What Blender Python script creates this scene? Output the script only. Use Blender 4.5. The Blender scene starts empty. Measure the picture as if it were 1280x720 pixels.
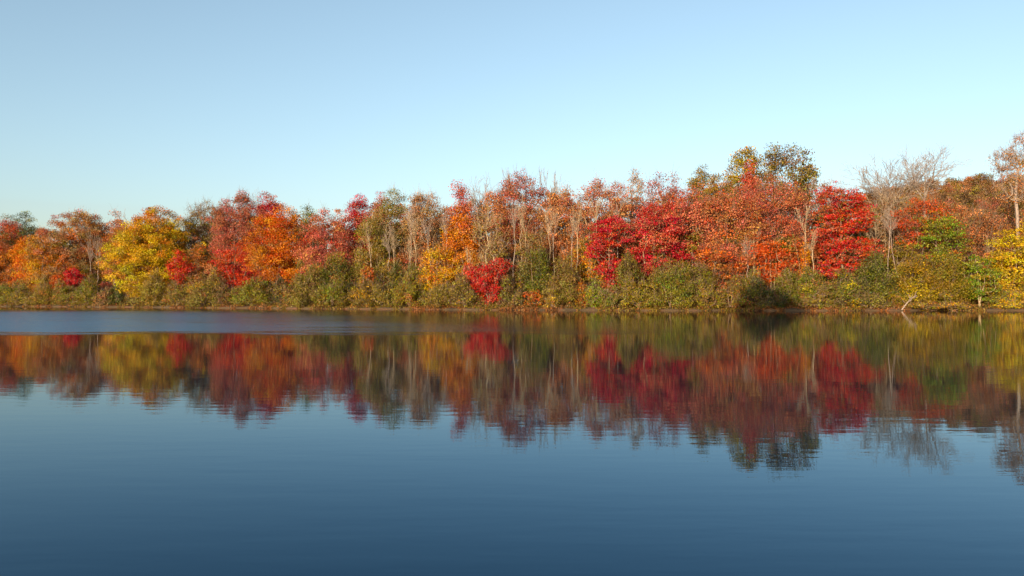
import bpy, math
import numpy as np
from mathutils import Vector
sc = bpy.context.scene
R = math.radians

# ------------------------------------------------------------------ camera
HOR, F, CAMZ = 374.0, 1000.0, 1.7
cam = bpy.data.cameras.new('camera'); cam.lens = 36*F/1280; cam.sensor_width = 36
cam.clip_start = 0.05; cam.clip_end = 6000
co = bpy.data.objects.new('camera', cam); sc.collection.objects.link(co)
co.location = (0, 0, CAMZ)
co.rotation_euler = (R(90)+math.atan((HOR-360)/F), 0, 0)
sc.camera = co

# ------------------------------------------------------------------ light
SUN_EL, SUN_AZ = R(11.0), R(208)            # azimuth clockwise from +Y
sv = Vector((math.sin(SUN_AZ)*math.cos(SUN_EL), math.cos(SUN_AZ)*math.cos(SUN_EL), math.sin(SUN_EL)))
w = bpy.data.worlds.new('World'); sc.world = w; w.use_nodes = True
nt = w.node_tree; nt.nodes.clear()
sky = nt.nodes.new('ShaderNodeTexSky'); sky.sky_type = 'NISHITA'; sky.sun_disc = False
sky.sun_elevation = SUN_EL; sky.sun_rotation = SUN_AZ
sky.air_density = 1.0; sky.dust_density = 1.5; sky.ozone_density = 2.0; sky.altitude = 0
bg = nt.nodes.new('ShaderNodeBackground'); bg.inputs[1].default_value = 0.126
wo = nt.nodes.new('ShaderNodeOutputWorld')
hsv = nt.nodes.new('ShaderNodeHueSaturation'); hsv.inputs['Hue'].default_value = .488; hsv.inputs['Saturation'].default_value = .84
nt.links.new(sky.outputs[0], hsv.inputs['Color']); nt.links.new(hsv.outputs[0], bg.inputs[0]); nt.links.new(bg.outputs[0], wo.inputs[0])
sl = bpy.data.lights.new('sun', 'SUN'); sl.energy = 4.8; sl.angle = R(0.5); sl.color = (1.0, 0.77, 0.50)
so = bpy.data.objects.new('sun', sl); sc.collection.objects.link(so)
so.rotation_euler = sv.to_track_quat('Z', 'Y').to_euler()
sc.view_settings.view_transform = 'Standard'; sc.view_settings.look = 'None'
sc.view_settings.exposure = 0.95; sc.view_settings.gamma = 1

# ------------------------------------------------------------------ mesh helpers
def make_mesh(name, V, Q, mats, face_cols=None, mat_idx=None, smooth=False):
    me = bpy.data.meshes.new(name)
    V = np.asarray(V, dtype=np.float32); Q = np.asarray(Q, dtype=np.int32)
    k = Q.shape[1]
    me.vertices.add(len(V)); me.vertices.foreach_set('co', V.ravel())
    me.loops.add(Q.size); me.loops.foreach_set('vertex_index', Q.ravel())
    me.polygons.add(len(Q)); me.polygons.foreach_set('loop_start', np.arange(0, Q.size, k, dtype=np.int32))
    if smooth: me.polygons.foreach_set('use_smooth', np.ones(len(Q), dtype=bool))
    for m in mats: me.materials.append(m)
    if mat_idx is not None: me.polygons.foreach_set('material_index', np.asarray(mat_idx, dtype=np.int32))
    me.update(calc_edges=True)
    if face_cols is not None:
        at = me.attributes.new('leaf_colour', 'FLOAT_COLOR', 'FACE')
        c = np.ones((len(Q), 4), dtype=np.float32); c[:, :3] = face_cols
        at.data.foreach_set('color', c.ravel())
    return me

def link(name, me, parent=None, **props):
    o = bpy.data.objects.new(name, me); sc.collection.objects.link(o)
    if parent: o.parent = parent
    for k, v in props.items(): o[k] = v
    return o

def tubes(P0, P1, R0, R1, k=5):
    P0 = np.asarray(P0, float); P1 = np.asarray(P1, float); n = len(P0)
    R0 = np.asarray(R0, float); R1 = np.asarray(R1, float)
    d = P1-P0; L = np.linalg.norm(d, axis=1, keepdims=True)+1e-9; d = d/L
    P1 = P1 + d*(R1[:, None]*0.5)                     # overlap the joints a little
    ref = np.where(np.abs(d[:, 2:3]) > 0.9, np.array([[1., 0, 0]]), np.array([[0, 0, 1.]]))
    u = np.cross(d, ref); u /= np.linalg.norm(u, axis=1, keepdims=True); v = np.cross(d, u)
    a = np.arange(k)/k*2*np.pi
    ring = u[:, None, :]*np.cos(a)[None, :, None]+v[:, None, :]*np.sin(a)[None, :, None]
    A = P0[:, None, :]+ring*R0[:, None, None]; B = P1[:, None, :]+ring*R1[:, None, None]
    V = np.concatenate([A, B], 1).reshape(-1, 3)
    i = np.arange(k); j = (i+1) % k
    q = np.stack([i, j, j+k, i+k], 1)
    Q = (q[None]+(np.arange(n)*2*k)[:, None, None]).reshape(-1, 4)
    return V, Q

def leaves(C, N, s, rng, up=0.25, outward=None):
    """rhombus leaves around points C (len = number of leaves), length s, random tilt"""
    n = len(C)
    nr = rng.normal(size=(n, 3)); nr[:, 2] += up*2
    if outward is not None: nr += outward*0.7
    nr /= np.linalg.norm(nr, axis=1, keepdims=True)
    t = rng.normal(size=(n, 3)); t -= nr*(t*nr).sum(1, keepdims=True); t /= np.linalg.norm(t, axis=1, keepdims=True)
    b = np.cross(nr, t)
    sz = (s*rng.uniform(0.65, 1.35, n))[:, None]
    p0 = C-t*sz*0.5; p2 = C+t*sz*0.5-nr*sz*0.12
    p1 = C+b*sz*0.36+t*sz*0.05+nr*sz*0.08; p3 = C-b*sz*0.36+t*sz*0.05+nr*sz*0.08
    V = np.stack([p0, p1, p2, p3], 1).reshape(-1, 3)
    Q = np.arange(n*4).reshape(-1, 4)
    return V, Q

# ------------------------------------------------------------------ materials
def new_mat(name):
    m = bpy.data.materials.new(name); m.use_nodes = True
    n = m.node_tree; n.nodes.clear(); out = n.nodes.new('ShaderNodeOutputMaterial')
    return m, n, out

def leaf_material():
    m, n, out = new_mat('leaf')
    at = n.nodes.new('ShaderNodeAttribute'); at.attribute_name = 'leaf_colour'
    geo = n.nodes.new('ShaderNodeNewGeometry')
    no = n.nodes.new('ShaderNodeTexNoise'); no.inputs['Scale'].default_value = 2.0; no.inputs['Detail'].default_value = 3
    n.links.new(geo.outputs['Position'], no.inputs['Vector'])
    mr = n.nodes.new('ShaderNodeMapRange'); mr.inputs[1].default_value = .3; mr.inputs[2].default_value = .7
    mr.inputs[3].default_value = .68; mr.inputs[4].default_value = 1.0
    n.links.new(no.outputs[0], mr.inputs[0])
    hs = n.nodes.new('ShaderNodeHueSaturation'); hs.inputs['Saturation'].default_value = 1.08; n.links.new(at.outputs['Color'], hs.inputs['Color'])
    n.links.new(mr.outputs[0], hs.inputs['Value'])
    d = n.nodes.new('ShaderNodeBsdfDiffuse'); t = n.nodes.new('ShaderNodeBsdfTranslucent')
    g = n.nodes.new('ShaderNodeBsdfGlossy'); g.inputs['Roughness'].default_value = .55
    g.inputs['Color'].default_value = (1, 1, 1, 1)
    n.links.new(hs.outputs[0], d.inputs[0]); n.links.new(hs.outputs[0], t.inputs[0])
    mx = n.nodes.new('ShaderNodeMixShader'); mx.inputs[0].default_value = .36
    n.links.new(d.outputs[0], mx.inputs[1]); n.links.new(t.outputs[0], mx.inputs[2])
    m2 = n.nodes.new('ShaderNodeMixShader'); m2.inputs[0].default_value = .02
    n.links.new(mx.outputs[0], m2.inputs[1]); n.links.new(g.outputs[0], m2.inputs[2])
    n.links.new(m2.outputs[0], out.inputs[0])
    return m
LEAF = leaf_material()

def bark_material(name, c1, c2):
    m, n, out = new_mat(name)
    p = n.nodes.new('ShaderNodeBsdfPrincipled'); p.inputs['Roughness'].default_value = .9
    tc = n.nodes.new('ShaderNodeTexCoord'); mp = n.nodes.new('ShaderNodeMapping'); mp.inputs['Scale'].default_value = (3, 3, .8)
    no = n.nodes.new('ShaderNodeTexNoise'); no.inputs['Scale'].default_value = 2.5; no.inputs['Detail'].default_value = 6
    cr = n.nodes.new('ShaderNodeValToRGB')
    cr.color_ramp.elements[0].position = .35; cr.color_ramp.elements[0].color = (*c1, 1)
    cr.color_ramp.elements[1].position = .65; cr.color_ramp.elements[1].color = (*c2, 1)
    bp = n.nodes.new('ShaderNodeBump'); bp.inputs['Strength'].default_value = .4; bp.inputs['Distance'].default_value = .03
    n.links.new(tc.outputs['Object'], mp.inputs[0]); n.links.new(mp.outputs[0], no.inputs['Vector'])
    n.links.new(no.outputs[0], cr.inputs[0]); n.links.new(cr.outputs[0], p.inputs['Base Color'])
    n.links.new(no.outputs[0], bp.inputs['Height']); n.links.new(bp.outputs[0], p.inputs['Normal'])
    n.links.new(p.outputs[0], out.inputs[0])
    return m
BARK = {'brown': bark_material('brown_bark', (.10, .065, .045), (.24, .16, .105)),
        'grey': bark_material('grey_bark', (.16, .12, .10), (.32, .25, .20)),
        'pale': bark_material('pale_bark', (.17, .12, .07), (.40, .30, .19)),
        'twig': bark_material('twig_bark', (.14, .11, .09), (.30, .235, .19)),
        'dark': bark_material('dark_bark', (.05, .035, .03), (.12, .08, .06))}

# ------------------------------------------------------------------ terrain
_sp = [(-300, 215), (0, 188), (150, 168), (400, 140), (640, 123), (850, 118), (1000, 117), (1280, 119), (1600, 130)]
SX = [-1500, -420]+[(p-640)/F*s for p, s in _sp]+[260, 1500]
SY = [330, 270]+[s for p, s in _sp]+[165, 260]
def shore(x):
    x = np.asarray(x, float)
    return np.interp(x, SX, SY)+1.1*np.sin(x*.23)+0.8*np.sin(x*.61+1)+.4*np.sin(x*1.7)
_dd = [-8, -3, 0, .35, 1.0, 2.5, 8, 20, 50, 120, 300, 1500]
_hh = [-1.6, -1.2, -.12, .18, .3, .5, .9, 1.7, 5.0, 17, 28, 32]
def ground_h(x, y):
    x = np.asarray(x, float); y = np.asarray(y, float)
    d = y-shore(x)
    h = np.interp(d, _dd, _hh)
    h = h+18.5*np.exp(-((x-190)/62)**2-((y-335)/90)**2)*np.clip((d-10)/60, 0, 1)
    h = h+4*np.exp(-((x-100)/60)**2-((y-230)/60)**2)*np.clip((d-10)/60, 0, 1)
    near = np.interp(y, [-60, -12, -4, -1.2, 0, 2, 8], [2.2, .9, .35, .05, -.4, -.9, -1.6])
    h = np.where(y < 8, near, h)
    bump = .25*np.sin(x*.31+y*.17)+.2*np.sin(x*.11-y*.27)
    return h+bump*np.clip((np.abs(d)-6)/20, 0, 1)*np.where(d > 0, 1, np.where(y < -4, .4, 0))

def build_ground():
    xs = np.concatenate([[-3000, -1500, -800, -500, -400, -320], np.arange(-260, 261, 3.0), [320, 400, 500, 800, 1500, 3000]])
    ya = [-400, -150, -60, -30, -18, -12, -8, -6, -4, -3, -2, -1.2, -.6, 0, 1, 2, 5, 8, 30, 60]
    dl = [-20, -8, -5, -3, -1.5, -.6, 0, .15, .35, .6, 1, 1.7, 2.5, 4, 6, 8, 11, 15, 20, 27, 35, 45, 55, 70, 85, 100, 120,
          140, 160, 180, 200, 220, 240, 270, 300, 350, 450, 700, 1200, 2600]
    V = []
    for y in ya: V.append(np.stack([xs, np.full_like(xs, y), ground_h(xs, np.full_like(xs, y))], 1))
    for d in dl:
        yy = shore(xs)+d; V.append(np.stack([xs, yy, ground_h(xs, yy)], 1))
    V = np.array(V); nr, nc = V.shape[:2]
    i = np.arange(nr-1)[:, None]*nc+np.arange(nc-1)[None]
    Q = np.stack([i, i+1, i+nc+1, i+nc], -1).reshape(-1, 4)
    m, n, out = new_mat('forest_floor')
    p = n.nodes.new('ShaderNodeBsdfPrincipled'); p.inputs['Roughness'].default_value = .95
    tc = n.nodes.new('ShaderNodeTexCoord')
    n1 = n.nodes.new('ShaderNodeTexNoise'); n1.inputs['Scale'].default_value = .35; n1.inputs['Detail'].default_value = 8
    cr = n.nodes.new('ShaderNodeValToRGB')
    e = cr.color_ramp.elements; e[0].position = .3; e[0].color = (.04, .025, .012, 1); e[1].position = .7; e[1].color = (.12, .05, .022, 1)
    x = e.new(.5); x.color = (.08, .05, .022, 1)
    n2 = n.nodes.new('ShaderNodeTexNoise'); n2.inputs['Scale'].default_value = 6; n2.inputs['Detail'].default_value = 6
    bp = n.nodes.new('ShaderNodeBump'); bp.inputs['Distance'].default_value = .12; bp.inputs['Strength'].default_value = .8
    n.links.new(tc.outputs['Object'], n1.inputs['Vector']); n.links.new(tc.outputs['Object'], n2.inputs['Vector'])
    n.links.new(n1.outputs[0], cr.inputs[0]); n.links.new(cr.outputs[0], p.inputs['Base Color'])
    n.links.new(n2.outputs[0], bp.inputs['Height']); n.links.new(bp.outputs[0], p.inputs['Normal'])
    n.links.new(p.outputs[0], out.inputs[0])
    link('ground', make_mesh('ground', V.reshape(-1, 3), Q, [m], smooth=True), kind='structure')

def build_water():
    xs = np.linspace(-1500, 1500, 61)
    rows = [np.full_like(xs, -3.0), np.full_like(xs, 20.0), np.full_like(xs, 60.0), shore(xs)+1.2]
    V = np.array([np.stack([xs, r, np.zeros_like(xs)], 1) for r in rows]); nr, nc = V.shape[:2]
    i = np.arange(nr-1)[:, None]*nc+np.arange(nc-1)[None]
    Q = np.stack([i, i+1, i+nc+1, i+nc], -1).reshape(-1, 4)
    m, n, out = new_mat('lake_water'); L = n.links.new
    def N(t, **k):
        o = n.nodes.new(t)
        for a, b in k.items(): setattr(o, a, b)
        return o
    def M(op, a, b=None, c=None):
        o = N('ShaderNodeMath', operation=op)
        for i_, v in enumerate((a, b, c)):
            if v is None: continue
            if isinstance(v, (int, float)): o.inputs[i_].default_value = v
            else: L(v, o.inputs[i_])
        return o.outputs[0]
    def SM(v, a, b):
        o = N('ShaderNodeMapRange', interpolation_type='SMOOTHSTEP'); o.inputs[1].default_value = a; o.inputs[2].default_value = b
        L(v, o.inputs[0]); return o.outputs[0]
    def noise(scale, det, sx, sy, rough=.5):
        mp = N('ShaderNodeMapping'); mp.inputs['Scale'].default_value = (sx, sy, 1); L(tc.outputs['Object'], mp.inputs[0])
        o = N('ShaderNodeTexNoise'); o.inputs['Scale'].default_value = scale; o.inputs['Detail'].default_value = det
        o.inputs['Roughness'].default_value = rough
        L(mp.outputs[0], o.inputs['Vector']); return o.outputs[0]
    tc = N('ShaderNodeTexCoord'); sp = N('ShaderNodeSeparateXYZ'); L(tc.outputs['Object'], sp.inputs[0])
    X, Y = sp.outputs[0], sp.outputs[1]
    wob = M('SUBTRACT', noise(.06, 4, 1, 1), .5)
    wob2 = M('SUBTRACT', noise(.35, 3, .4, 1), .5)
    yy = M('ADD', M('ADD', Y, M('MULTIPLY', wob, 4.0)), M('MULTIPLY', wob2, 16.0))
    near = SM(yy, 37.5, 42.5)
    far = M('SUBTRACT', 1.0, SM(M('ADD', Y, M('MULTIPLY', wob, 25.0)), 98, 140))
    xe = M('ADD', M('ADD', X, M('MULTIPLY', M('SUBTRACT', Y, 41.0), .42)), M('MULTIPLY', wob, 18.0))
    side = M('SUBTRACT', 1.0, SM(xe, -22, 19))
    wind = M('MULTIPLY', M('MULTIPLY', near, far), side)
    wind = M('MULTIPLY', wind, SM(noise(.5, 4, .15, .8, .6), .12, .46))
    # a faint thin tail of the breeze further right
    tail = M('MULTIPLY', M('MULTIPLY', SM(yy, 50, 56), M('SUBTRACT', 1.0, SM(yy, 60, 72))), M('SUBTRACT', 1.0, SM(xe, 6, 22)))
    wind = M('MAXIMUM', wind, M('MULTIPLY', tail, .22))
    # gentle ripples everywhere, choppy ones where the breeze touches
    calm = M('ADD', M('MULTIPLY', noise(1.0, 3, .9, 3.6), .0015), M('MULTIPLY', noise(1.0, 2, .10, .35), .0035))
    calm = M('ADD', calm, M('MULTIPLY', noise(1.0, 2, 3.0, 9.0), .00022))
    chop = M('MULTIPLY', M('MULTIPLY', noise(5.0, 4, .7, 1.2, .6), .016), wind)
    ht = M('ADD', calm, chop)
    bp = N('ShaderNodeBump'); bp.inputs['Strength'].default_value = 1; bp.inputs['Distance'].default_value = 1.0
    L(ht, bp.inputs['Height'])
    rgh = M('ADD', M('MULTIPLY', wind, .21), .009)
    fr = N('ShaderNodeFresnel'); fr.inputs['IOR'].default_value = 1.31; L(bp.outputs[0], fr.inputs['Normal'])
    gl = N('ShaderNodeBsdfGlossy')
    tint = N('ShaderNodeMix', data_type='RGBA'); fac = M('MULTIPLY', fr.outputs[0], M('SUBTRACT', 1.0, M('MULTIPLY', wind, .62))); L(fac, tint.inputs[0])
    tint.inputs[6].default_value = (.30, .60, .86, 1); tint.inputs[7].default_value = (1.0, .93, .84, 1); L(tint.outputs[2], gl.inputs['Color'])
    L(rgh, gl.inputs['Roughness']); L(bp.outputs[0], gl.inputs['Normal'])
    df = N('ShaderNodeBsdfDiffuse'); df.inputs['Color'].default_value = (.002, .012, .030, 1)
    mx = N('ShaderNodeMixShader'); L(M('MULTIPLY', fr.outputs[0], M('SUBTRACT', 1.0, M('MULTIPLY', wind, .25))), mx.inputs[0]); L(df.outputs[0], mx.inputs[1]); L(gl.outputs[0], mx.inputs[2])
    L(mx.outputs[0], out.inputs[0])
    link('water', make_mesh('water', V.reshape(-1, 3), Q, [m]), kind='structure')
build_ground(); build_water()

# ------------------------------------------------------------------ colours of leaves (linear albedo)
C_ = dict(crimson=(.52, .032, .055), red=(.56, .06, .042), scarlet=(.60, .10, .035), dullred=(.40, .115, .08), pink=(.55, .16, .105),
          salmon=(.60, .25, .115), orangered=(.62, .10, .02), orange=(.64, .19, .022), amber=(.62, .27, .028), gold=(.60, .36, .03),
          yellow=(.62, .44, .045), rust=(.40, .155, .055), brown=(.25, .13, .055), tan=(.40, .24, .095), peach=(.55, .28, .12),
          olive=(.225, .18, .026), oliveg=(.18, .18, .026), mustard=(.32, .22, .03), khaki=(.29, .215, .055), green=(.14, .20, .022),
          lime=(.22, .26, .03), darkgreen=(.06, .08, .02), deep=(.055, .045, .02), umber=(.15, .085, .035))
def P(s):
    out = []
    for t in s.split():
        a, _, b = t.partition(':'); out.append((C_[a], float(b or 1)))
    return out
def pick(pal, n, rng):
    cs = np.array([c for c, _ in pal]); wt = np.array([b for _, b in pal]); wt = wt/wt.sum()
    return cs[rng.choice(len(cs), n, p=wt)]

# ------------------------------------------------------------------ trees
def skeleton(base, clumps, top, r_base, rng, nstem=1, lean=0., minfrac=.22):
    """nodes grown from a wobbly trunk towards every clump; returns edges with radii and a main-stem flag"""
    pos = [np.array(base, float)]; par = [-1]; stem = [True]
    H = top-base[2]
    for s in range(nstem):
        last = 0; K = 9
        ang = rng.uniform(0, 2*np.pi); sp_ = 0 if nstem == 1 else .13*H
        off = np.array([math.cos(ang), math.sin(ang)*.7])*sp_
        if nstem > 1: off[0] = (s-(nstem-1)/2)*.16*H
        wob = rng.normal(0, .012*H, (K, 2)).cumsum(0)
        for k in range(1, K+1):
            f = k/K
            q = np.array([base[0]+off[0]*f+wob[k-1, 0]+lean*H*f, base[1]+off[1]*f+wob[k-1, 1], base[2]+H*f*(1-.12*(s % 3))])
            pos.append(q); par.append(last); stem.append(True); last = len(pos)-1
    pos = np.array(pos)
    cx = clumps[:, :2].mean(0)
    order = np.argsort(np.linalg.norm(clumps[:, :2]-cx, axis=1)*1.0+.15*(clumps[:, 2]-base[2])+rng.uniform(0, .6, len(clumps)))
    pos = list(pos); tips = []
    A = np.array(pos)
    for ci in order:
        c = clumps[ci]
        d = c-A; L = np.linalg.norm(d, axis=1)
        hz = np.linalg.norm(d[:, :2], axis=1)
        pen = np.clip(.55*hz-d[:, 2], 0, None)*1.3
        pen = pen+np.where(A[:, 2] < base[2]+minfrac*H, 50, 0)*(len(A) > 3)
        b = int(np.argmin(L+pen)); p0 = A[b]; L0 = L[b]
        nseg = 1 if L0 < 1.0 else (2 if L0 < 2.5 else 3)
        last = b
        for k in range(1, nseg+1):
            f = k/nseg
            q = p0+(c-p0)*f
            if k < nseg:
                q = q+rng.normal(0, .07*L0, 3); q[2] -= .07*L0*math.sin(f*np.pi)*(-1 if hz[b] < L0*.3 else 1)
            pos.append(q); par.append(last); stem.append(False); last = len(pos)-1
        A = np.vstack([A, np.array(pos[len(A):])]); tips.append(last)
    n = len(A); cnt = np.zeros(n)
    haschild = np.zeros(n, bool)
    for i in range(n-1, 0, -1):
        if not haschild[i]: cnt[i] += 1
        cnt[par[i]] += cnt[i]; haschild[par[i]] = True
    rt = .022
    rad = rt*np.maximum(cnt, 1)**.48
    rad *= 1.0
    sc_ = r_base/rad[0]
    rad = np.where(cnt > 6, rad*sc_**np.clip(np.log(np.maximum(cnt, 1)/6)/np.log(max(cnt[0], 7)/6), 0, 1), rad)
    i = np.arange(1, n); pa = np.array(par[1:]); st = np.array(stem[1:])
    rc = rad[i]; rp = np.minimum(rad[pa], rc*1.35)
    rp = np.where(st, rad[pa], rp)
    flare = np.where(pa == 0, 1.25, 1.0)
    return A[pa], A[i], rp*flare, rc, st, A, rad

def env_clumps(c, rx, ry, rz, n, rng, shape):
    ph = rng.uniform(0, 6.28, 6)
    out = []
    while len(out) < n:
        m = n*3
        t = rng.uniform(-1, 1, m); a = rng.uniform(0, 2*np.pi, m)
        if shape == 'flame': prof = np.clip((1-t)/1.5, 0, 1)**.75*np.clip((t+1.08)*3, 0, 1)
        elif shape == 'dome': prof = np.sqrt(np.clip(1-((t+1)/2)**2.6, 0, 1))
        elif shape == 'fan': prof = np.clip(1-t**4, 0, 1)**.5*np.clip(.95+.35*t, .3, 1.1)
        elif shape == 'column': prof = np.clip(1-np.abs(t)**3.5, 0, 1)**.6
        else: prof = np.clip(1-np.abs(t)**2.5, 0, 1)**.42
        keep = rng.uniform(0, 1, m) < (prof+.08)
        t, a, prof = t[keep], a[keep], prof[keep]
        lump = 1+.16*np.sin(2*a+ph[0]+2.1*t)+.12*np.sin(3*a+ph[1]-3.3*t)+.06*np.sin(5*t+ph[2]+a)
        r = prof*lump*np.sqrt(rng.uniform(.12, 1.0, len(t)))
        zt = t*(1+.06*np.sin(2*a+ph[3]))
        p = np.stack([r*np.cos(a)*rx, r*np.sin(a)*ry, zt*rz], 1)
        out += list(p)
    out = np.array(out[:n])
    k = np.argsort(-out[:, 2])[:max(2, n//16)]; out[k[::2], 2] += rz*.10
    out[:n//7, :2] *= 1.2; out[n//7:n//5, 2] *= 1.12
    return out+np.array(c)

SEED = [11]
def grow(rng, depth, nlimb, up, spread):
    '''recursive branching; returns list of limbs, each limb a list of (p0, p1, r0, r1), unit-ish size, fork at the origin'''
    limbs = []
    def br(p, d, L, r, lv, out):
        q = p; n = 3; r0 = r
        for k in range(n):
            d = d+rng.normal(0, .10, 3)+np.array([0, 0, up]); d /= np.linalg.norm(d)
            e = q+d*L/n; r1 = r0*.87; out.append((q, e, r0, r1)); q, r0 = e, r1
            if lv > 0 and k < n-1 and rng.uniform() < .75:
                a = rng.normal(size=3); a -= d*(a@d); a /= np.linalg.norm(a)
                br(q, d*math.cos(.75)+a*math.sin(.75), L*rng.uniform(.5, .72), r0*.52, lv-1, out)
        if lv > 0:
            for k in range(2):
                a = rng.normal(size=3); a -= d*(a@d); a /= np.linalg.norm(a); t = rng.uniform(.25, .55)
                br(q, d*math.cos(t)+a*math.sin(t), L*rng.uniform(.62, .85), r0*.72, lv-1, out)
    for k in range(nlimb):
        a = k/nlimb*2*math.pi+rng.uniform(-.4, .4); t = spread*rng.uniform(.35, 1.1) if k else .05
        out = []; br(np.zeros(3), np.array([math.cos(a)*math.sin(t), math.sin(a)*math.sin(t), math.cos(t)]), 1.*rng.uniform(.8, 1.15), .03*(1 if k else 1.3), depth, out)
        limbs.append(out)
    return limbs

def bare_tree(name, px, off, w, top, fork, label, bark='twig', r0=.28, nlimb=6, depth=4, lean=0., group=None, cat='tree', spread=.85, rmin=.018):
    SEED[0] += 7; rng = np.random.default_rng(SEED[0])
    x = (px-640)/F*120
    for _ in range(6): Y = float(shore(x))+off; x = (px-640)/F*Y
    s = Y/F; g = float(ground_h(x, Y)); zf = CAMZ+(HOR-fork)*s; zt = CAMZ+(HOR-top)*s; W = w*s
    base = np.array([x, Y, g-.1])
    root = bpy.data.objects.new(name, None); sc.collection.objects.link(root); root.location = base; root.empty_display_size = .5
    root['label'] = label; root['category'] = cat
    if group: root['group'] = group
    h = max(zf-g, 1.0)
    K_ = 6; fk = np.array([lean*h, 0, h+.1])
    pts = np.array([fk*f+np.r_[rng.normal(0, .012*h, 2), 0]*(0 < f < 1) for f in np.linspace(0, 1, K_+1)])
    rr = np.linspace(r0*1.15, r0*.8, K_+1)
    V, Q = tubes(pts[:-1], pts[1:], rr[:-1], rr[1:], 8)
    link('trunk', make_mesh('trunk', V, Q, [BARK[bark]], smooth=True), root)
    limbs = grow(rng, depth, nlimb, .03, spread)
    al = np.vstack([np.array([[a, b] for a, b, _, _ in l]).reshape(-1, 3) for l in limbs])
    ex = np.percentile(np.abs(al[:, 0]), 97); ez = al[:, 2].max()
    S = np.array([W/2/ex, W/2/ex, (zt-zf)/ez])
    for l in limbs:
        P0 = np.array([a for a, *_ in l])*S+fk; P1 = np.array([b for _, b, *_ in l])*S+fk
        P0[:, 0] += lean*.7*(P0[:, 2]-fk[2]); P1[:, 0] += lean*.7*(P1[:, 2]-fk[2])
        q = r0*.7/.039
        R0 = np.maximum(np.array([c for *_, c, _ in l])*q, rmin); R1 = np.maximum(np.array([c for *_, c in l])*q, rmin*.8)
        V, Q = tubes(P0, P1, R0, R1, 5)
        link('limb', make_mesh('limb', V, Q, [BARK[bark]]), root)
    return root

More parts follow.
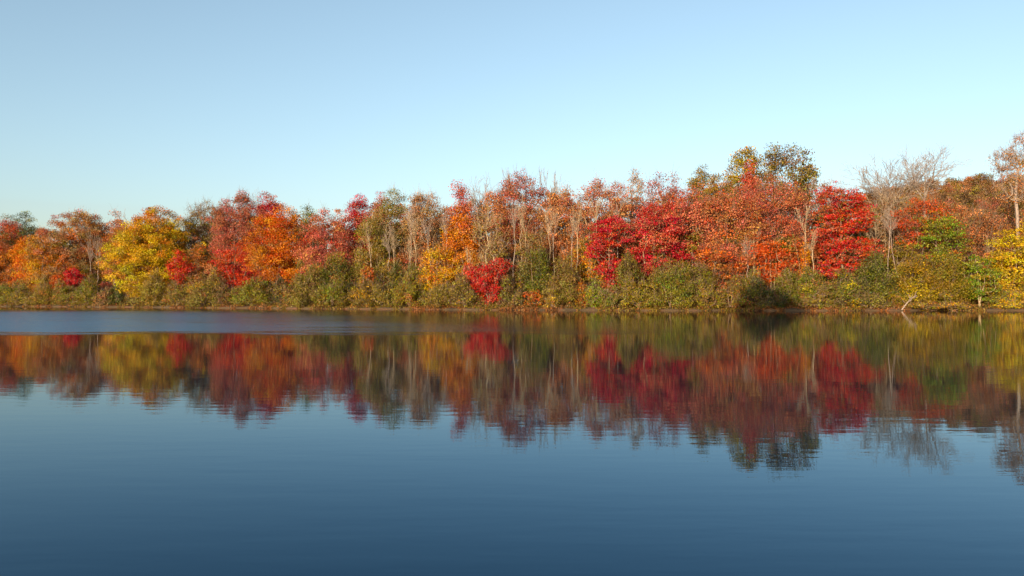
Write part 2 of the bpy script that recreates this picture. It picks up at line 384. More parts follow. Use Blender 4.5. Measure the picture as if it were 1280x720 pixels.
def build_tree(name, px, off, w, top, cbot, pal, label, cat='tree', shape='round', dens=1., bark='brown', twig=0,
               topc=None, topf=.6, lobes=None, group=None, stems=1, lean=0., flat=.55, ls=.225, trunk_r=None, cl=1., xy=None, minfrac=.22):
    SEED[0] += 7; rng = np.random.default_rng(SEED[0])
    if xy is None:
        x = (px-640)/F*120
        for _ in range(6): Y = float(shore(x))+off; x = (px-640)/F*Y
        s = Y/F; zz = lambda py: CAMZ+(HOR-py)*s
        W = w*s; zt = zz(top); zb = zz(cbot)
    else:
        x, Y = xy; s = .12; W = w; zt = top; zb = cbot; zz = None
    g = float(ground_h(x, Y)); zb = max(zb, g+.15)
    base = np.array([x, Y, g-.1])
    # crown clumps
    parts = lobes or [(px, w, top, cbot, 1.)]
    CL = []; CR = []
    area = 0
    for (lp, lw, lt, lb, lk) in parts:
        if xy is None: lx = (lp-640)*s; lW = lw*s; lzt = zz(lt); lzb = max(zz(lb), g+.15)
        else: lx = x+lp; lW, lzt, lzb = lw, lt, lb
        rz = (lzt-lzb)/2; a_ = math.pi*rz*lW/2*.9; area += a_*lk
        cr = np.clip(.105*math.sqrt(lW*rz*2)*1.15, .32, 1.25)/math.sqrt(cl)
        n = int(np.clip(3.0*cl*a_/(cr*cr)*.62, 10, 420))
        c = env_clumps((lx, Y, (lzt+lzb)/2), max(lW/2-cr*.6, .3), max(lW/2*.85-cr*.6, .3), max(rz-cr*.45, .25), n, rng, shape)
        CL.append(c); CR.append(cr*rng.uniform(.65, 1.25, n))
    CL = np.vstack(CL); CR = np.concatenate(CR)
    H = zt-g
    tr = trunk_r or max(.05, .0095*H+.003*W)*(.8 if stems > 1 else 1)
    ttop = zt-(.10 if shape in ('flame', 'column') else .55 if shape == 'fan' else .30)*(zt-zb)
    P0, P1, R0, R1, st, nodes, rad = skeleton(base, CL, ttop, tr, rng, stems, lean, minfrac)
    P0 -= base; P1 -= base
    root = bpy.data.objects.new(name, None); sc.collection.objects.link(root); root.location = base
    root.empty_display_size = .5
    root['label'] = label; root['category'] = cat
    if group: root['group'] = group
    small = cat in ('shrub', 'bush')
    mat = BARK[bark]
    Va, Qa = tubes(P0[st], P1[st], R0[st], R1[st], 8)
    V, Q = tubes(P0[~st], P1[~st], R0[~st], R1[~st], 5)
    Q = np.vstack([Qa, Q+len(Va)]); V = np.vstack([Va, V])
    if twig:
        k = twig; n = len(CL); nt_ = n*k
        c0 = np.repeat(CL-base, k, 0)
        ax = np.array([[x, Y, zb+.15*(zt-zb)]])-base
        d = c0-ax; d /= np.linalg.norm(d, axis=1, keepdims=True)+1e-6
        d = d*1.1+rng.normal(0, .55, (nt_, 3)); d[:, 2] += .45; d /= np.linalg.norm(d, axis=1, keepdims=True)
        Lt = np.repeat(CR, k)*rng.uniform(.9, 2.1, nt_)
        st0 = c0+rng.normal(0, .12, (nt_, 3))
        mid = st0+d*Lt[:, None]*.5+rng.normal(0, .06, (nt_, 3)); end = mid+d*Lt[:, None]*.5+rng.normal(0, .10, (nt_, 3))
        ta = .017 if xy is None else .01
        V2, Q2 = tubes(np.vstack([st0, mid]), np.vstack([mid, end]), np.concatenate([np.full(nt_, ta), np.full(nt_, ta*.75)]),
                       np.concatenate([np.full(nt_, ta*.75), np.full(nt_, ta*.4)]), 3)
        Q = np.vstack([Q, Q2+len(V)]); V = np.vstack([V, V2])
    link('stems' if small else 'trunk', make_mesh('trunk', V, Q, [mat]), root)
    N = int(125*area*dens*(.27/ls)**2)
    if N > 0:
        wgt = CR**2; wgt /= wgt.sum()
        idx = rng.choice(len(CL), N, p=wgt)
        g3 = rng.normal(size=(N, 3)); g3 *= (np.minimum(np.linalg.norm(g3, axis=1), 2.1)/np.linalg.norm(g3, axis=1))[:, None]
        o = g3*np.array([.62, .62, .62*flat])
        o[:, 2] -= .12*(o[:, 0]**2+o[:, 1]**2)
        pts = CL[idx]+o*CR[idx][:, None]
        pts[:, 2] = np.maximum(pts[:, 2], g+.08)
        ctr = np.array([x, Y, (zt+zb)/2]); ow = pts-ctr; ow /= np.linalg.norm(ow, axis=1, keepdims=True)+1e-6
        V, Q = leaves(pts-base, N, ls, rng, outward=ow)
        cc = pick(pal, len(CL), rng)
        if topc is not None:
            tz = (CL[:, 2]-zb)/(zt-zb)+rng.normal(0, .12, len(CL))
            tcol = pick(topc, len(CL), rng); cc = np.where((tz > topf)[:, None], tcol, cc)
        cc = cc*rng.uniform(.66, 1.28, (len(CL), 1))*rng.uniform([.95, .75, .8], [1.05, 1.35, 1.25], (len(CL), 3))
        col = cc[idx]
        mixp = pick(pal, N, rng); mk = (rng.uniform(0, 1, N) < .28)[:, None]
        if topc is None: col = np.where(mk, mixp, col)
        col = np.clip(col*rng.uniform(.7, 1.3, (N, 1))*rng.uniform(.92, 1.08, (N, 3)), 0, .8)
        link('crown' if not small else 'foliage', make_mesh('crown', V, Q, [LEAF], face_cols=col), root)
    return root
T = build_tree

exec_specs = True
# ---- canopy trees, left to right -------------------------------------------------------------
CG = 'tall trees of the wooded shore'
def K(name, px, off, w, top, cbot, pal, label, **k):
    k['dens'] = k.get('dens', 1.)*1.1; f = k.pop('wide', 1.14)
    if k.get('lobes'): k['lobes'] = [(a, b*f, c, d+4, e) for a, b, c, d, e in k['lobes']]
    w = w*f; cbot = cbot+12
    k.setdefault('group', CG); return T(name, px, off, w, top, cbot, P(pal), label, **k)
K('oak_tree', 26, 24, 44, 266, 330, 'darkgreen:2 oliveg:1 olive:1', 'dark grey-green tree top rising behind the orange trees at the far left')
K('maple_tree', 8, 14, 52, 276, 358, 'rust:3 orange:2 orangered:1', 'rust and orange tree cut by the left edge of the picture', topc=P('dullred:2 red:1 rust:1'), topf=.75)
K('maple_tree', 34, 9, 34, 296, 362, 'orange:2 amber:1 orangered:1', 'bright orange tree with a red patch, between the edge tree and the golden-tan one',
  lobes=[(33, 34, 296, 362, 1), (30, 18, 302, 332, .7)])
K('hickory_tree', 52, 7, 46, 290, 366, 'amber:2 gold:1 tan:2 orange:1', 'golden-tan tree left of the big copper-orange tree')
K('maple_tree', 96, 13, 82, 266, 352, 'rust:2 orange:2 tan:2 brown:1', 'big copper-orange tree with brown shade of leaves and dark red top', topc=P('dullred:2 rust:3 tan:2'), topf=.82, dens=1.35, cl=1.3, twig=3, bark='pale', stems=3)
K('maple_tree', 118, 20, 40, 273, 330, 'umber:2 brown:1 dullred:1', 'dull brown tree tucked behind the right side of the copper-orange tree', dens=.6, twig=3)
K('maple_tree', 144, 16, 30, 274, 350, 'rust:2 salmon:1 orange:1', 'narrow rusty tree directly left of the big yellow tree', twig=3, dens=.8)
bare_tree('bare_tree', 158, 26, 44, 260, 335, 'leafless twiggy crown just above the left shoulder of the yellow tree', group=CG)
K('maple_tree', 188, 8, 96, 262, 372, 'gold:4 yellow:4 mustard:2 amber:2', 'big round yellow tree with orange tips on its crown', dens=1.35, topc=P('orange:2 amber:2 gold:1'), topf=.86, cl=1.3, lobes=[(188, 96, 284, 372, 1), (197, 76, 261, 330, 1)])
K('oak_tree', 256, 20, 60, 256, 330, 'khaki:2 brown:2 umber:2', 'dull khaki-brown twiggy tree in the gap right of the yellow tree', dens=.6, twig=6, shape='fan', cl=1.4)
K('maple_tree', 246, 11, 36, 306, 352, 'brown:2 rust:2 orange:1 khaki:1', 'small brown and orange tree between the two small red trees', dens=.9)
K('maple_tree', 291, 16, 58, 240, 325, 'dullred:4 pink:3 rust:1', 'dull red spire-topped tree with bare twigs, left of the dark red crown', shape='round', dens=.75, twig=5,
  lobes=[(280, 26, 249, 300, 1), (303, 26, 240, 290, 1), (291, 56, 262, 330, 1)])
bare_tree('bare_tree', 322, 26, 44, 233, 308, 'faint leafless crown poking up between the two dull red tree tops', group=CG)
K('maple_tree', 334, 19, 42, 242, 300, 'dullred:4 crimson:1 rust:1', 'dark red crown peeping over the bright orange tree', topc=P('dullred:2 crimson:1'))
K('maple_tree', 345, 8, 72, 257, 356, 'orangered:3 orange:4 rust:1 amber:1', 'bright orange round tree with a golden cap at its top right', topc=P('amber:2 orange:2'), topf=.86,
  lobes=[(334, 50, 268, 345, 1), (358, 48, 257, 358, 1)])
K('spruce_tree', 384, 22, 36, 257, 330, 'olive:2 darkgreen:1 oliveg:1', 'olive spiky-topped tree in the gap right of the bright orange tree', shape='flame', dens=.8, twig=3)
K('maple_tree', 408, 13, 74, 264, 345, 'pink:3 red:1 dullred:2 salmon:1', 'broad pinkish-red tree above the dark green bush', dens=.9, twig=3)
K('maple_tree', 448, 18, 46, 237, 310, 'crimson:2 red:1 pink:2', 'tall spiky red tree top left of the olive tree', shape='flame')
K('maple_tree', 474, 22, 34, 242, 300, 'red:1 pink:3 dullred:2', 'smaller red top just right of the tall spiky red one', shape='flame')
K('aspen_tree', 464, 9, 44, 272, 350, 'khaki:2 olive:2 mustard:1', 'thin khaki tree with pale forked trunk right of the dark green bush', bark='pale', dens=.85, twig=3, stems=3)
K('aspen_tree', 493, 15, 56, 240, 335, 'khaki:2 olive:3 tan:1 oliveg:1', 'tall olive-khaki tree with pale bare lower trunks', bark='pale', dens=.85, twig=4, stems=3, minfrac=.45)
K('birch_tree', 531, 17, 60, 244, 330, 'rust:1 brown:2 salmon:1 tan:1', 'fuzzy tan-brown twiggy tree left of the flame-coloured tree', bark='pale', dens=.85, twig=7, stems=3, cl=1.3, minfrac=.4)
K('maple_tree', 520, 24, 22, 246, 300, 'dullred:2 umber:1', 'small dark red top behind the tan-brown twiggy tree', shape='flame')
K('maple_tree', 575, 10, 50, 229, 330, 'orange:3 amber:3 salmon:1', 'flame-shaped orange tree with a pink-red tip', shape='flame', topc=P('orangered:2 red:1 pink:2'), topf=.66, cl=1.2)
K('maple_tree', 548, 6, 52, 308, 352, 'amber:2 gold:2 orange:1', 'small golden tree below and left of the flame-shaped orange tree', dens=.7, twig=2, bark='pale')
bare_tree('bare_tree', 602, 24, 54, 218, 293, 'leafless pale tree whose twigs rise right of the flame-shaped tree', group=CG)
K('ash_tree', 613, 9, 50, 262, 345, 'khaki:2 tan:1 rust:1', 'spreading pale-limbed tree with forked trunk standing above the bright red bush', bark='pale', dens=.14, twig=4, shape='fan', trunk_r=.3, stems=2, minfrac=.3)
K('maple_tree', 617, 18, 46, 240, 310, 'salmon:3 peach:2 orange:1', 'peach-salmon crown left of the tall rust-red crown', dens=.8, twig=4)
K('maple_tree', 653, 17, 60, 217, 305, 'dullred:2 pink:3 rust:2', 'tall rounded rust-red crown, the highest near the middle', dens=.85, twig=4, cl=1.3)
bare_tree('bare_tree', 640, 28, 26, 208, 283, 'wispy leafless top just behind the tall rounded rust-red crown', group=CG, r0=.14, nlimb=3, depth=4)
bare_tree('bare_tree', 690, 26, 28, 208, 290, 'slim leafless tree top between the rust-red and salmon crowns', group=CG, r0=.14, nlimb=3, depth=4)
K('maple_tree', 700, 15, 52, 238, 325, 'salmon:4 peach:1 rust:2 orange:1', 'salmon tree with bare lower limbs right of the rust-red crown', dens=.9, twig=6, bark='pale', stems=3, cl=1.2)
K('birch_tree', 668, 9, 44, 290, 350, 'brown:2 khaki:2 rust:1', 'brownish understorey tree below the tall rust-red crown', dens=.9, twig=5, bark='pale', stems=3)
K('maple_tree', 752, 17, 76, 227, 325, 'salmon:3 pink:3 rust:2', 'broad domed salmon-pink tree above the crimson one', dens=.9, twig=6, cl=1.3, stems=3, bark='pale')
K('poplar_tree', 793, 26, 24, 213, 262, 'peach:2 tan:1', 'sparse pale peach top sticking up between two red crowns', dens=.33, twig=4, shape='round', bark='grey', trunk_r=.11)
K('maple_tree', 760, 6, 56, 270, 364, 'crimson:4 red:2 pink:2 amber:.5', 'ragged crimson tree leaning down towards the water, left of the big crimson one', flat=.35,
  lobes=[(764, 52, 270, 306, 1), (748, 34, 300, 322, .8), (764, 32, 320, 346, .8), (770, 26, 342, 364, .8)])
K('maple_tree', 735, 9, 46, 295, 356, 'amber:2 gold:2 mustard:1 orange:1', 'golden-orange small tree left of the ragged crimson tree', dens=.6, twig=3, bark='pale')
K('maple_tree', 828, 20, 66, 223, 300, 'pink:2 dullred:3 rust:2', 'dull red rounded crown behind the big crimson tree', dens=.8, twig=4, cl=1.2)
K('maple_tree', 820, 8, 72, 254, 335, 'crimson:4 red:2 pink:3 dullred:1', 'big crimson tree in the centre right, brightest of the crimson ones', flat=.4, cl=1.2)
K('oak_tree', 878, 28, 42, 202, 262, 'olive:2 khaki:1 mustard:2', 'olive-green top with a point, left of the yellow-green high crown', dens=.9, shape='flame')
K('oak_tree', 902, 25, 40, 214, 262, 'mustard:2 tan:2 rust:1', 'low mustard-brown crown between the olive top and the yellow-green high crown')
K('maple_tree', 866, 11, 66, 234, 325, 'red:1 pink:4 salmon:1', 'soft red tree right of the big crimson tree', dens=.85, twig=3, cl=1.2)
K('poplar_tree', 933, 30, 44, 181, 250, 'gold:1 mustard:3 khaki:2', 'yellow-green high crown with gaps, left of the brown oak', dens=.95, ls=.3)
K('maple_tree', 938, 22, 28, 200, 260, 'red:2 pink:2', 'narrow red spire in front of the yellow-green high crown', shape='flame')
K('oak_tree', 985, 28, 70, 180, 262, 'umber:1 brown:2 khaki:2 olive:2', 'tallest brownish-olive oak crown on the right half', dens=.95, cl=1.3, ls=.3,
  lobes=[(984, 62, 180, 262, 1), (1009, 24, 204, 250, 1)])
K('maple_tree', 915, 10, 76, 238, 338, 'salmon:4 orangered:1 rust:2 pink:2', 'broad orange-salmon tree below the mustard-brown crown', dens=.85, twig=3, cl=1.3)
K('maple_tree', 968, 13, 84, 222, 330, 'pink:4 dullred:2 scarlet:1 rust:1 salmon:1', 'wide dusky red tree below the tall oak crown', dens=.85, twig=4, cl=1.3)
K('maple_tree', 968, 7, 66, 292, 340, 'scarlet:2 orangered:2 salmon:1 rust:1', 'low spreading orange-red boughs left of the bright red maple', flat=.35, dens=.8, bark='pale', stems=2)
K('maple_tree', 893, 6, 56, 306, 350, 'orange:1 rust:2 scarlet:1 pink:1', 'small rust-orange tree under the orange-salmon tree, above olive bushes', dens=.75, twig=3, flat=.4)
bare_tree('bare_tree', 1030, 24, 50, 216, 291, 'hazy leafless top between the tall oak and the bright red maple', group=CG)
K('maple_tree', 1053, 8, 84, 230, 344, 'crimson:2 red:4 scarlet:2 pink:2 orangered:1 rust:1 oliveg:.4', 'bright red maple with layered boughs, the right-hand red tree', flat=.32, cl=1.25,
  lobes=[(1040, 40, 230, 275, 1), (1068, 46, 238, 290, 1), (1040, 44, 268, 318, 1), (1064, 62, 296, 334, 1), (1042, 44, 322, 345, .7)])
K('oak_tree', 1108, 16, 54, 246, 330, 'brown:2 tan:1 umber:2 rust:1', 'thin brown leafy tree between the bright red maple and the tall leafless trees', dens=.35, twig=7, bark='pale', stems=2, cl=1.3)
bare_tree('bare_tree', 1112, 26, 104, 187, 268, 'wide leafless tree left of the tallest leafless tree against the sky', group=CG, nlimb=8, depth=4, rmin=.022, r0=.22)
bare_tree('bare_tree', 1156, 24, 66, 175, 250, 'tallest leafless tree standing clear against the sky beside the hill', group=CG, nlimb=6, depth=4, rmin=.022, r0=.24, spread=.7)
K('maple_tree', 1156, 12, 72, 248, 302, 'scarlet:3 rust:1 dullred:1', 'thin orange-red boughs above the layered green tree', flat=.35, dens=.55, twig=3)
K('maple_tree', 1174, 7, 56, 262, 330, 'green:2 oliveg:2 lime:1 orangered:.6 mustard:1', 'layered green tree below the thin orange-red boughs', flat=.32, dens=.75)
K('maple_tree', 1214, 16, 66, 262, 325, 'rust:3 salmon:1 brown:2', 'rusty brown rounded tree at the foot of the hill', dens=.6, twig=6, cl=1.3)
K('oak_tree', 1248, 24, 60, 244, 310, 'rust:2 dullred:1 salmon:1 brown:1', 'dull reddish tree on the hill foot left of the tall edge tree', dens=.5, twig=6)
K('maple_tree', 1270, 5, 66, 284, 372, 'gold:3 yellow:2 mustard:2', 'yellow layered tree at the right edge near the water', flat=.35, cl=1.2)
K('oak_tree', 1278, 16, 52, 168, 300, 'orange:1 peach:3 tan:1', 'tall thin tree at the right edge with few orange leaf tufts', bark='grey', dens=.5, twig=6, trunk_r=.27, minfrac=.5,
  lobes=[(1256, 32, 186, 214, .9), (1277, 30, 168, 205, .5), (1270, 50, 198, 250, .2), (1300, 40, 180, 240, .4)])
K('maple_tree', 1310, 8, 60, 250, 360, 'gold:2 rust:2 orange:1', 'gold and rust tree standing just past the right edge')
K('maple_tree', -32, 10, 60, 280, 370, 'orange:2 rust:2', 'orange tree standing just past the left edge')

# ---- small colourful trees and shrubs near the water ------------------------------------------
SG = 'bushes along the waterline'
def B(px, off, w, top, pal, label, name='shrub', bot=386, **k):
    k.setdefault('shape', 'dome'); k.setdefault('cat', 'shrub'); k.setdefault('group', SG); k.setdefault('flat', .75)
    return T(name, px, off, w, top, bot, P(pal), label, stems=3, minfrac=.0, trunk_r=.06, **k)
B(91, 4, 24, 334, 'crimson:3 red:1', 'small crimson shrub under the copper-orange tree', bot=356)
B(73, 4, 22, 342, 'orangered:3 orange:1', 'small orange shrub left of the small crimson shrub', bot=362)
B(223, 5, 28, 314, 'red:4 crimson:1 scarlet:2', 'small bright red tree at the right foot of the big yellow tree', name='young_maple', cat='tree', bot=354, shape='column')
B(294, 6, 60, 303, 'red:3 crimson:1 scarlet:3', 'bright red small tree left of the bright orange tree', name='young_maple', cat='tree', bot=360, shape='round', flat=.45, dens=.8)
B(612, 4, 50, 322, 'crimson:2 red:5 pink:2', 'bright red bush reaching down to the water near the middle', name='young_maple', cat='tree', bot=384, shape='round', flat=.6,
  lobes=[(604, 42, 330, 366, 1), (622, 34, 322, 350, .8), (615, 34, 352, 385, 1)])
B(585, 5, 20, 328, 'orangered:2 pink:2', 'little orange-pink bush left of the bright red waterside bush', bot=352)
B(460, 5, 26, 332, 'rust:2 orangered:1 amber:1', 'little rusty orange bush right of the dark green bush', bot=362)
B(668, 3, 30, 362, 'orangered:2 rust:2 olive:2 amber:1', 'low orange-red bush at the water under the dark olive bush')
B(728, 3, 22, 352, 'orangered:1 amber:1 rust:2 olive:1', 'low orange-red bush at the water below the golden-orange small tree')
B(1006, 6, 16, 300, 'amber:2 orange:1', 'slim amber sapling left of the bright red maple', name='sapling', cat='tree', bot=350, shape='column', dens=.6)
# green / olive bushes
bl = [
 (10, 3, 38, 348, 'olive:2 oliveg:2 green:1', 'green-olive bush at the left edge of the waterline'),
 (32, 2, 30, 356, 'khaki:2 olive:2', 'rounded khaki bush second from the left edge'),
 (56, 3, 34, 348, 'khaki:2 olive:2 mustard:1', 'khaki bush below the golden-tan tree'),
 (84, 2, 32, 352, 'olive:2 khaki:1 oliveg:1', 'olive bush below the small crimson shrub'),
 (108, 3, 32, 345, 'olive:2 oliveg:2 darkgreen:1', 'darker olive bush below the bare stems of the copper-orange tree'),
 (128, 2, 22, 358, 'rust:1 tan:1 khaki:1 brown:2', 'rounded brown bush left of the yellow tree foot'),
 (145, 3, 24, 352, 'darkgreen:2 oliveg:2', 'dark green bush under the left side of the yellow tree'),
 (168, 3, 26, 362, 'olive:1 darkgreen:1 mustard:1', 'low dark olive bush under the middle of the yellow tree'),
 (192, 2, 38, 340, 'khaki:2 olive:2', 'tall khaki bush below the right side of the yellow tree'),
 (222, 2, 32, 352, 'olive:2 khaki:2', 'khaki-olive bush below the small bright red tree'),
 (254, 2, 46, 338, 'khaki:3 olive:2', 'big rounded khaki bush below the small brown and orange tree'),
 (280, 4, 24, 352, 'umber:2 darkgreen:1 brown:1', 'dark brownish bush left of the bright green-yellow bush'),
 (314, 2, 58, 350, 'lime:2 olive:2 mustard:1 oliveg:2', 'wide green-yellow bush below the bright red small tree'),
 (351, 4, 30, 346, 'darkgreen:3 umber:2', 'dark green-brown bush below the bright orange tree'),
 (378, 2, 46, 338, 'olive:3 khaki:2 oliveg:1', 'olive bush left of the big dark green bush'),
 (418, 6, 72, 316, 'darkgreen:2 oliveg:2 olive:1', 'big rounded dark green bush left of the pale forked trunks'),
 (415, 2, 48, 352, 'lime:1 olive:3 mustard:1', 'yellow-olive bush in front of the big dark green bush'),
 (455, 3, 40, 348, 'mustard:2 olive:2 gold:1', 'olive bush flecked with yellow at the right of the dark green bush'),
 (484, 5, 46, 330, 'oliveg:2 darkgreen:2 olive:1', 'dark olive bush below the pale bare lower trunks'),
 (478, 2, 34, 354, 'olive:2 mustard:1 khaki:1', 'low mustard-olive bush at the water below the olive-khaki tree'),
 (512, 2, 44, 346, 'olive:2 mustard:2 lime:1', 'yellow-olive bush at the water below the tan-brown twiggy tree'),
 (528, 6, 44, 328, 'oliveg:2 olive:2', 'green-olive bush behind the yellow-olive waterside ones'),
 (548, 2, 44, 350, 'olive:3 khaki:1 mustard:1', 'olive bush at the water below the small golden tree'),
 (580, 2, 40, 346, 'olive:2 khaki:2 umber:1', 'olive bush directly left of the bright red waterside bush'),
 (640, 4, 40, 344, 'umber:2 oliveg:2 olive:1', 'dark brown-olive bush directly right of the bright red waterside bush'),
 (642, 2, 28, 366, 'khaki:2 olive:1', 'low khaki bush at the water right of the bright red bush'),
 (667, 6, 38, 308, 'oliveg:2 darkgreen:2 olive:1 mustard:1', 'tall dark olive bush with yellowish top in the middle of the shore', 'column'),
 (702, 3, 42, 316, 'olive:2 khaki:2', 'tall pointed olive bush right of the tall dark olive one', 'flame'),
 (690, 2, 20, 364, 'mustard:2 gold:1 olive:1', 'small yellow-olive bush at the foot of the pointed olive bush'),
 (722, 5, 28, 340, 'umber:2 olive:1', 'dark brownish bush behind the low orange-red bush'),
 (742, 2, 26, 350, 'lime:3 mustard:1', 'upright yellow-green bush below the ragged crimson tree', 'column'),
 (766, 2, 32, 360, 'olive:2 khaki:1', 'low olive bush below the tip of the ragged crimson tree'),
 (785, 6, 44, 318, 'olive:2 umber:2 oliveg:1', 'dark bush in the gap between the two crimson trees'),
 (800, 2, 40, 346, 'olive:2 mustard:2 lime:1', 'mustard-green bush at the water left of the wide olive thicket'),
 (838, 2, 58, 332, 'olive:4 oliveg:2 mustard:1', 'wide olive thicket bush below the big crimson tree'),
 (835, 7, 50, 322, 'olive:2 umber:1 khaki:1', 'brown-olive bush behind the wide olive thicket'),
 (880, 4, 46, 330, 'umber:2 olive:2 oliveg:1', 'dark olive bush right of the wide olive thicket'),
 (884, 2, 38, 352, 'lime:1 olive:2 mustard:2', 'yellowish bush in front of the dark olive bush'),
 (912, 2, 36, 346, 'rust:1 khaki:2 olive:2', 'brownish bush left of the dark shadowed patch'),
 (940, 4, 46, 336, 'oliveg:2 olive:2', 'green-olive bush above the left side of the dark shadowed patch'),
 (958, 2, 52, 352, 'darkgreen:2 oliveg:1 umber:1', 'low bush with leaves coloured dark to deepen the shadowed patch at the water'),  # dark leaf palette adds painted shade to the cast shadow here
 (985, 4, 44, 336, 'olive:2 oliveg:2 lime:1', 'green-olive bush above the right side of the dark shadowed patch'),
 (1018, 3, 48, 334, 'oliveg:3 green:1 olive:1', 'green bush below the left side of the bright red maple'),
 (1020, 1.5, 40, 362, 'khaki:2 mustard:2 olive:1', 'low mustard bush at the water under the bright red maple'),
 (1056, 3, 56, 338, 'oliveg:3 olive:2 darkgreen:1', 'dark green bush below the right side of the bright red maple'),
 (1092, 5, 56, 316, 'oliveg:2 darkgreen:2 olive:1', 'tall dark olive bush between the bright red maple and the mustard willow bush'),
 (1088, 1.5, 42, 362, 'khaki:2 olive:2', 'low khaki bush at the water below the tall dark olive bush'),
 (1140, 2, 66, 318, 'mustard:4 olive:2 gold:1', 'big soft mustard willow bush, left of the two'),
 (1184, 3.5, 72, 314, 'mustard:3 olive:3', 'big soft mustard-olive willow bush below the layered green tree'),
 (1152, 1, 60, 370, 'mustard:2 khaki:1 amber:1', 'low golden bush at the water right of the leaning dead log'),
 (1190, 1, 40, 372, 'mustard:2 olive:1 amber:1', 'low golden-olive bush at the water left of the bright green small tree'),
 (1246, 3, 34, 348, 'lime:2 mustard:2', 'yellow-green bush between the bright green small tree and the yellow edge tree'),
 (1262, 1.2, 40, 366, 'gold:2 yellow:2 lime:1', 'low bright yellow bush at the water by the right edge'),
 (1300, 2, 50, 340, 'mustard:2 olive:2', 'mustard bush just past the right edge'),
 (-20, 2, 50, 345, 'olive:2 khaki:2', 'olive bush just past the left edge'),
]
hash_ = lambda v: (math.sin(v*12.9898)*43758.5453) % 1
for t in bl:
    kw = {'shape': t[6]} if len(t) > 6 else {}
    soft = 'willow' in t[5]
    kw['lobes'] = None if soft else [(t[0], t[2]*1.1, t[3]+6, 386, 1), (t[0]+(hash_(t[0])-.5)*t[2]*.7, t[2]*.55, t[3]-6+8*hash_(t[0]+3), 372, .8)]
    B(t[0], t[1]-.8*hash_(t[0]+9), t[2], t[3], t[4]+('' if soft else ['', ' brown:1', ' mustard:2', ' rust:.6 mustard:1', ' green:1', ' gold:.5 umber:1'][int(hash_(t[0]*3)*6)]), t[5], ls=.19 if soft else .2, twig=2, **kw)
B(1224, 2.0, 52, 318, 'green:2 lime:2 mustard:2', 'bright green small layered tree with a pale short trunk at the water', name='young_maple', cat='tree', bot=374, shape='round',
  flat=.35, bark='pale')

# ---- bare pale saplings and trunks inside the wood ---------------------------------------------
sp = [(112, 10, 296, 350, 'leftmost thin bare trunk inside the copper-orange tree', 0.02), (121, 10, 300, 352, 'second thin bare trunk inside the copper-orange tree', .04),
 (470, 7, 285, 356, 'pale forked sapling leaning over the rusty orange bush', -.12), (487, 7, 288, 362, 'pale straight sapling left of the pair below the olive-khaki tree', .0),
 (494, 7, 285, 366, 'pale straight sapling, right one of the pair below the olive-khaki tree', -.03),
 (508, 7, 262, 352, 'pale slanting sapling below the gap beside the olive-khaki tree', .07),
 (512, 6, 300, 362, 'short pale sapling above the yellow-olive bush', .02), (522, 7, 272, 356, 'pale sapling slanting left under the tan-brown twiggy tree', -.05),
 (538, 7, 276, 352, 'pale sapling under the right half of the tan-brown twiggy tree', -.04), (556, 7, 270, 345, 'pale sapling at the left flank of the flame-shaped tree', .03),
 (588, 7, 316, 352, 'short pale sapling above the little orange-pink bush', -.03), (640, 8, 258, 345, 'pale sapling left of centre below the rust-red crown', .03),
 (648, 7, 250, 350, 'pale sapling crossing the front of the rust-red crown', .05), (660, 8, 270, 352, 'pale sapling above the tall dark olive bush', -.04),
 (684, 7, 262, 350, 'pale sapling between the tall dark olive and pointed olive bushes', .02), (694, 8, 270, 352, 'pale sapling just left of the pointed olive bush', -.03),
 (712, 7, 268, 350, 'pale sapling rising right of the pointed olive bush', .04), (722, 7, 262, 345, 'pale sapling beside the golden-orange small tree', .0),
 (738, 8, 252, 335, 'pale sapling above the golden-orange small tree', .08), (772, 10, 252, 330, 'pale sapling behind the ragged crimson tree top', .0),
 (797, 7, 270, 345, 'pale slanting sapling between the two crimson trees', .14), (934, 7, 300, 352, 'thin pale sapling, left of the pair under the orange-salmon tree', .03),
 (944, 7, 296, 352, 'thin pale sapling, right of the pair under the orange-salmon tree', -.03),
 (1010, 7, 262, 356, 'tall thin pale sapling left edge of the bright red maple', -.03), (1016, 6, 290, 358, 'shorter pale sapling left edge of the bright red maple', .0),
 (1095, 9, 272, 330, 'pale twin sapling right of the bright red maple', .0), (1108, 9, 262, 330, 'pale sapling in the brown gap beside the tall leafless trees', .05),
 (1126, 9, 264, 330, 'pale sapling slanting right above the mustard willow bush', -.14), (1238, 9, 300, 352, 'pale sapling above the bright green small tree', .02)]
for (px, off, top, cb, lab, lean) in sp:
    bare_tree('bare_sapling', px, off, 17, top-8, top+34, lab, bark=('pale', 'grey', 'pale')[px % 3], r0=.055+.02*((px*7) % 3)/2, nlimb=3, depth=3, lean=lean,
              group='bare pale saplings in the wood', spread=.5, rmin=.014)

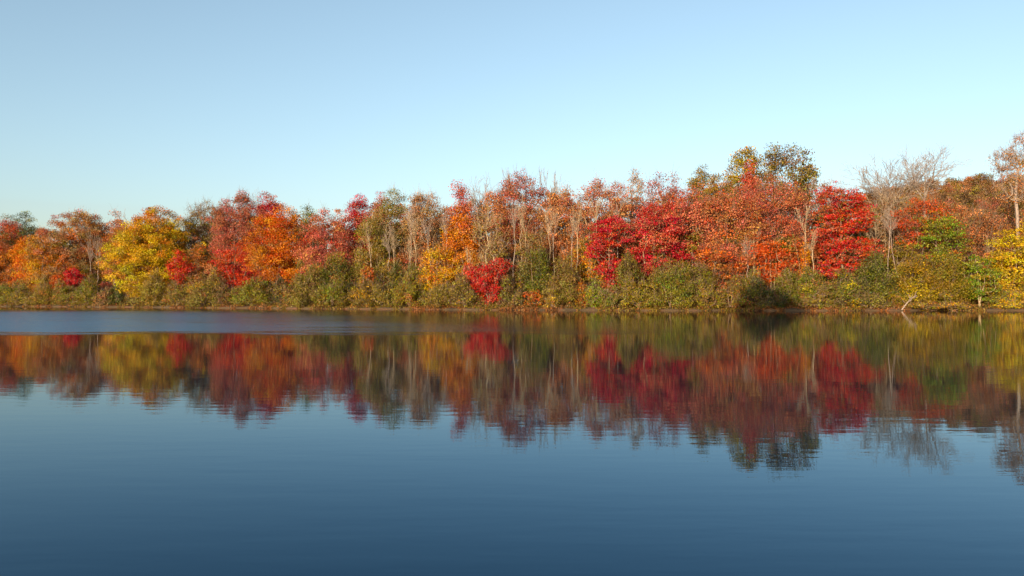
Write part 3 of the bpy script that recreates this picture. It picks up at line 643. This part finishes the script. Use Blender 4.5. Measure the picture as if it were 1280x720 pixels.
# ---- leaning dead log at the waterline -----------------------------------------------------------
def dead_log():
    rng = np.random.default_rng(5)
    x0 = (1124-640)/F*118.5; y0 = float(shore(x0))+.1
    base = np.array([x0, y0, .1]); e = np.array([2.6, .7, 2.2])
    pts = [np.zeros(3)]+[e*f+np.array([0, 0, .25*math.sin(f*3.1)])+rng.normal(0, .05, 3) for f in np.linspace(.15, 1, 7)]
    pts = np.array(pts); r = np.linspace(.11, .04, len(pts))
    V, Q = tubes(pts[:-1], pts[1:], r[:-1], r[1:], 8)
    root = bpy.data.objects.new('dead_log', None); sc.collection.objects.link(root); root.location = base
    root['label'] = 'pale leaning dead log slanting up from the waterline below the mustard willow bush'; root['category'] = 'log'
    link('trunk', make_mesh('trunk', V, Q, [BARK['grey']], smooth=True), root)
    P0 = pts[[3, 4, 5, 6]]; P1 = P0+np.array([[.5, -.2, .9], [-.3, .2, .9], [.9, 0, .2], [.2, -.3, .8]])
    V, Q = tubes(P0, P1, np.full(4, .05), np.full(4, .02), 5)
    link('branches', make_mesh('branches', V, Q, [BARK['grey']]), root)
dead_log()

# ---- the wood behind, the wooded hill, undergrowth: uncountable stuff --------------------------------
def mass(name, label, crowns, pal_fn, ls, perA, rng, twigs=6, trunks=True, cat='woodland'):
    """crowns: list of (x,y,zbase,H,W)"""
    LV = []; LC = []; t0 = []; t1 = []; ra = []; rb = []
    for (x, y, g, H, W) in crowns:
        zb = g+H*.06; rz = (g+H-zb)/2; cr = .16*W
        n = int(max(10, 34*W*2*rz/60)); c = env_clumps((x, y, zb+rz), W/2-.3, W/2-.3, rz-.2, n, rng, 'round')
        N = int(perA*math.pi*W/2*rz); idx = rng.integers(0, n, N)
        LV.append(c[idx]+rng.normal(0, .55*cr, (N, 3))*np.array([1, 1, .6]))
        pc = pick(pal_fn(x, y, rng), n, rng)*rng.uniform(.75, 1.25, (n, 1))
        LC.append(pc[idx]*rng.uniform(.75, 1.25, (N, 1)))
        b = np.array([x, y, g]); tp = np.array([x+rng.normal(0, .3), y, g+H*.8])
        m1 = b+(tp-b)*.4+rng.normal(0, .15, 3)
        t0 += [b, m1]; t1 += [m1, tp]; r_ = .008*H+.03; ra += [r_, r_*.75]; rb += [r_*.75, r_*.3]
        k = min(n, 16)
        for q in range(k):
            f = rng.uniform(.35, .95); s_ = b+(tp-b)*f; t0.append(s_); t1.append(c[q]); ra.append(r_*.35); rb.append(.02)
        for q in range(twigs*k//2):
            s_ = c[rng.integers(0, n)]; d = s_-np.array([x, y, zb]); d = d/np.linalg.norm(d)+rng.normal(0, .4, 3); d[2] += .5
            t0.append(s_); t1.append(s_+d/np.linalg.norm(d)*rng.uniform(.8, 2)); ra.append(.025); rb.append(.01)
    LV = np.vstack(LV); LC = np.clip(np.vstack(LC), 0, .8)
    V, Q = leaves(LV, len(LV), ls, rng)
    V2, Q2 = tubes(np.array(t0), np.array(t1), np.array(ra), np.array(rb), 4)
    col = np.vstack([LC, np.full((len(Q2), 3), .2)])
    mi = np.concatenate([np.zeros(len(Q)), np.ones(len(Q2))])
    me = make_mesh(name, np.vstack([V, V2]), np.vstack([Q, Q2+len(V)]), [LEAF, BARK['grey']], face_cols=col, mat_idx=mi)
    link(name, me, kind='stuff', label=label, category=cat)

rng = np.random.default_rng(77)
prof_x = [-120, 0, 45, 70, 130, 160, 205, 240, 250, 300, 345, 390, 430, 480, 550, 600, 640, 690, 715, 750, 790, 860, 920, 1020, 1080, 1150, 1200, 1290, 1400]
prof_y = [280, 280, 298, 288, 283, 280, 276, 292, 270, 262, 266, 268, 272, 262, 262, 256, 244, 250, 256, 246, 252, 246, 236, 238, 246, 262, 262, 262, 262]
cw = []
for row, (o0, dy) in enumerate([(12, 44), (22, 13), (31, 3), (41, -3)]):
    px = -430+row*11
    while px < 1700:
        x = (px-640)/F*150
        for _ in range(5): Y = float(shore(x))+o0+2*math.sin(px); x = (px-640)/F*Y
        top = np.interp(px, prof_x, prof_y)+dy+rng.uniform(-3, 10)
        g = float(ground_h(x, Y)); H = CAMZ+(HOR-top)*Y/F-g
        if H > 4: cw.append((x, Y, g, H, rng.uniform(4.5, 7)))
        px += rng.uniform(24, 34)
def palw(x, y, rng):
    return [P('umber:1 brown:2 khaki:2'), P('rust:3 brown:2 salmon:1'), P('olive:2 brown:1 khaki:1'), P('dullred:2 rust:2 pink:1'), P('salmon:2 rust:2 brown:1')][rng.integers(0, 5)]
mass('background_wood', 'brown mass of woodland filling the gaps behind the shore trees', cw, palw, .26, 105, rng)

ch = []
for k in range(3000):
    x = rng.uniform(80, 330); y = rng.uniform(190, 350)
    pxx = 640+x/y*F
    if pxx < 1085 or pxx > 1420: continue
    if any((x-a)**2+(y-b)**2 < 5.2**2 for a, b, *_ in ch): continue
    ch.append((x, y, float(ground_h(x, y)), rng.uniform(10, 13.5), rng.uniform(6, 9)))
    if len(ch) > 380: break
def palh(x, y, rng):
    return [P('rust:2 brown:3 umber:1'), P('brown:2 tan:1 umber:2'), P('salmon:1 rust:2 brown:2'), P('khaki:2 brown:2'), P('dullred:1 brown:2'), P('umber:2 olive:1'), P('brown:3 khaki:1')][rng.integers(0, 7)]
mass('hillside_wood', 'rust-brown woodland covering the low hill at the right', ch, palh, .38, 50, rng, twigs=6)

def undergrowth():
    rng = np.random.default_rng(9); n = 170000
    px = rng.uniform(-150, 1430, n); o = np.where(rng.uniform(0, 1, n) < .65, rng.uniform(0, 1, n)**1.5*14+.1, rng.uniform(12, 70, n))
    x = (px-640)/F*125
    for _ in range(5): Y = shore(x)+o; x = (px-640)/F*Y
    hump = .55+.35*np.sin(x*.9)+.3*np.sin(x*2.3+1)+.2*np.sin(x*5.1)
    z = ground_h(x, Y)+rng.uniform(0, 1, n)**1.5*np.clip(hump, .1, 1.3)*np.clip(.35+o*.5, 0, 1.6)*np.clip(o/14, 1, 3)
    V, Q = leaves(np.stack([x, Y, z], 1), n, np.where(o > 14, .4, .2), rng, up=.5)
    c = pick(P('olive:3 khaki:3 rust:2 brown:2 umber:2 mustard:1 oliveg:1'), n, rng)
    k = np.sin(x*.35)+np.sin(x*.13+2) > .3
    c2 = pick(P('rust:3 brown:3 tan:1 umber:1'), n, rng)
    c = np.where((k & (o < 1.5))[:, None], c2, c)*rng.uniform(.7, 1.2, (n, 1))
    link('undergrowth', make_mesh('undergrowth', V, Q, [LEAF], face_cols=c), kind='stuff',
         label='low olive and rusty undergrowth and fallen leaves along the bank', category='undergrowth')
undergrowth()

# ---- the tree on the near bank, behind the viewer's left shoulder, whose shadow falls on the far shore --------
Lh = 138.0
tx, ty = (958-640)/F*118.5, 118.5
bx, by = tx-Lh*math.sin(SUN_AZ-math.pi), ty-Lh*math.cos(SUN_AZ-math.pi)
zt = 4.1+Lh*math.tan(SUN_EL)
T('maple_tree', 0, 0, 14, zt, zt-13, P('darkgreen:2 oliveg:2 olive:1'), 'big leafy tree on the near bank that throws the dark shadow on the far shore',
  xy=(bx, by), dens=2.2, cl=1.7, ls=.36, shape='dome', lobes=[(0, 14, zt, zt-12, 1.0)])
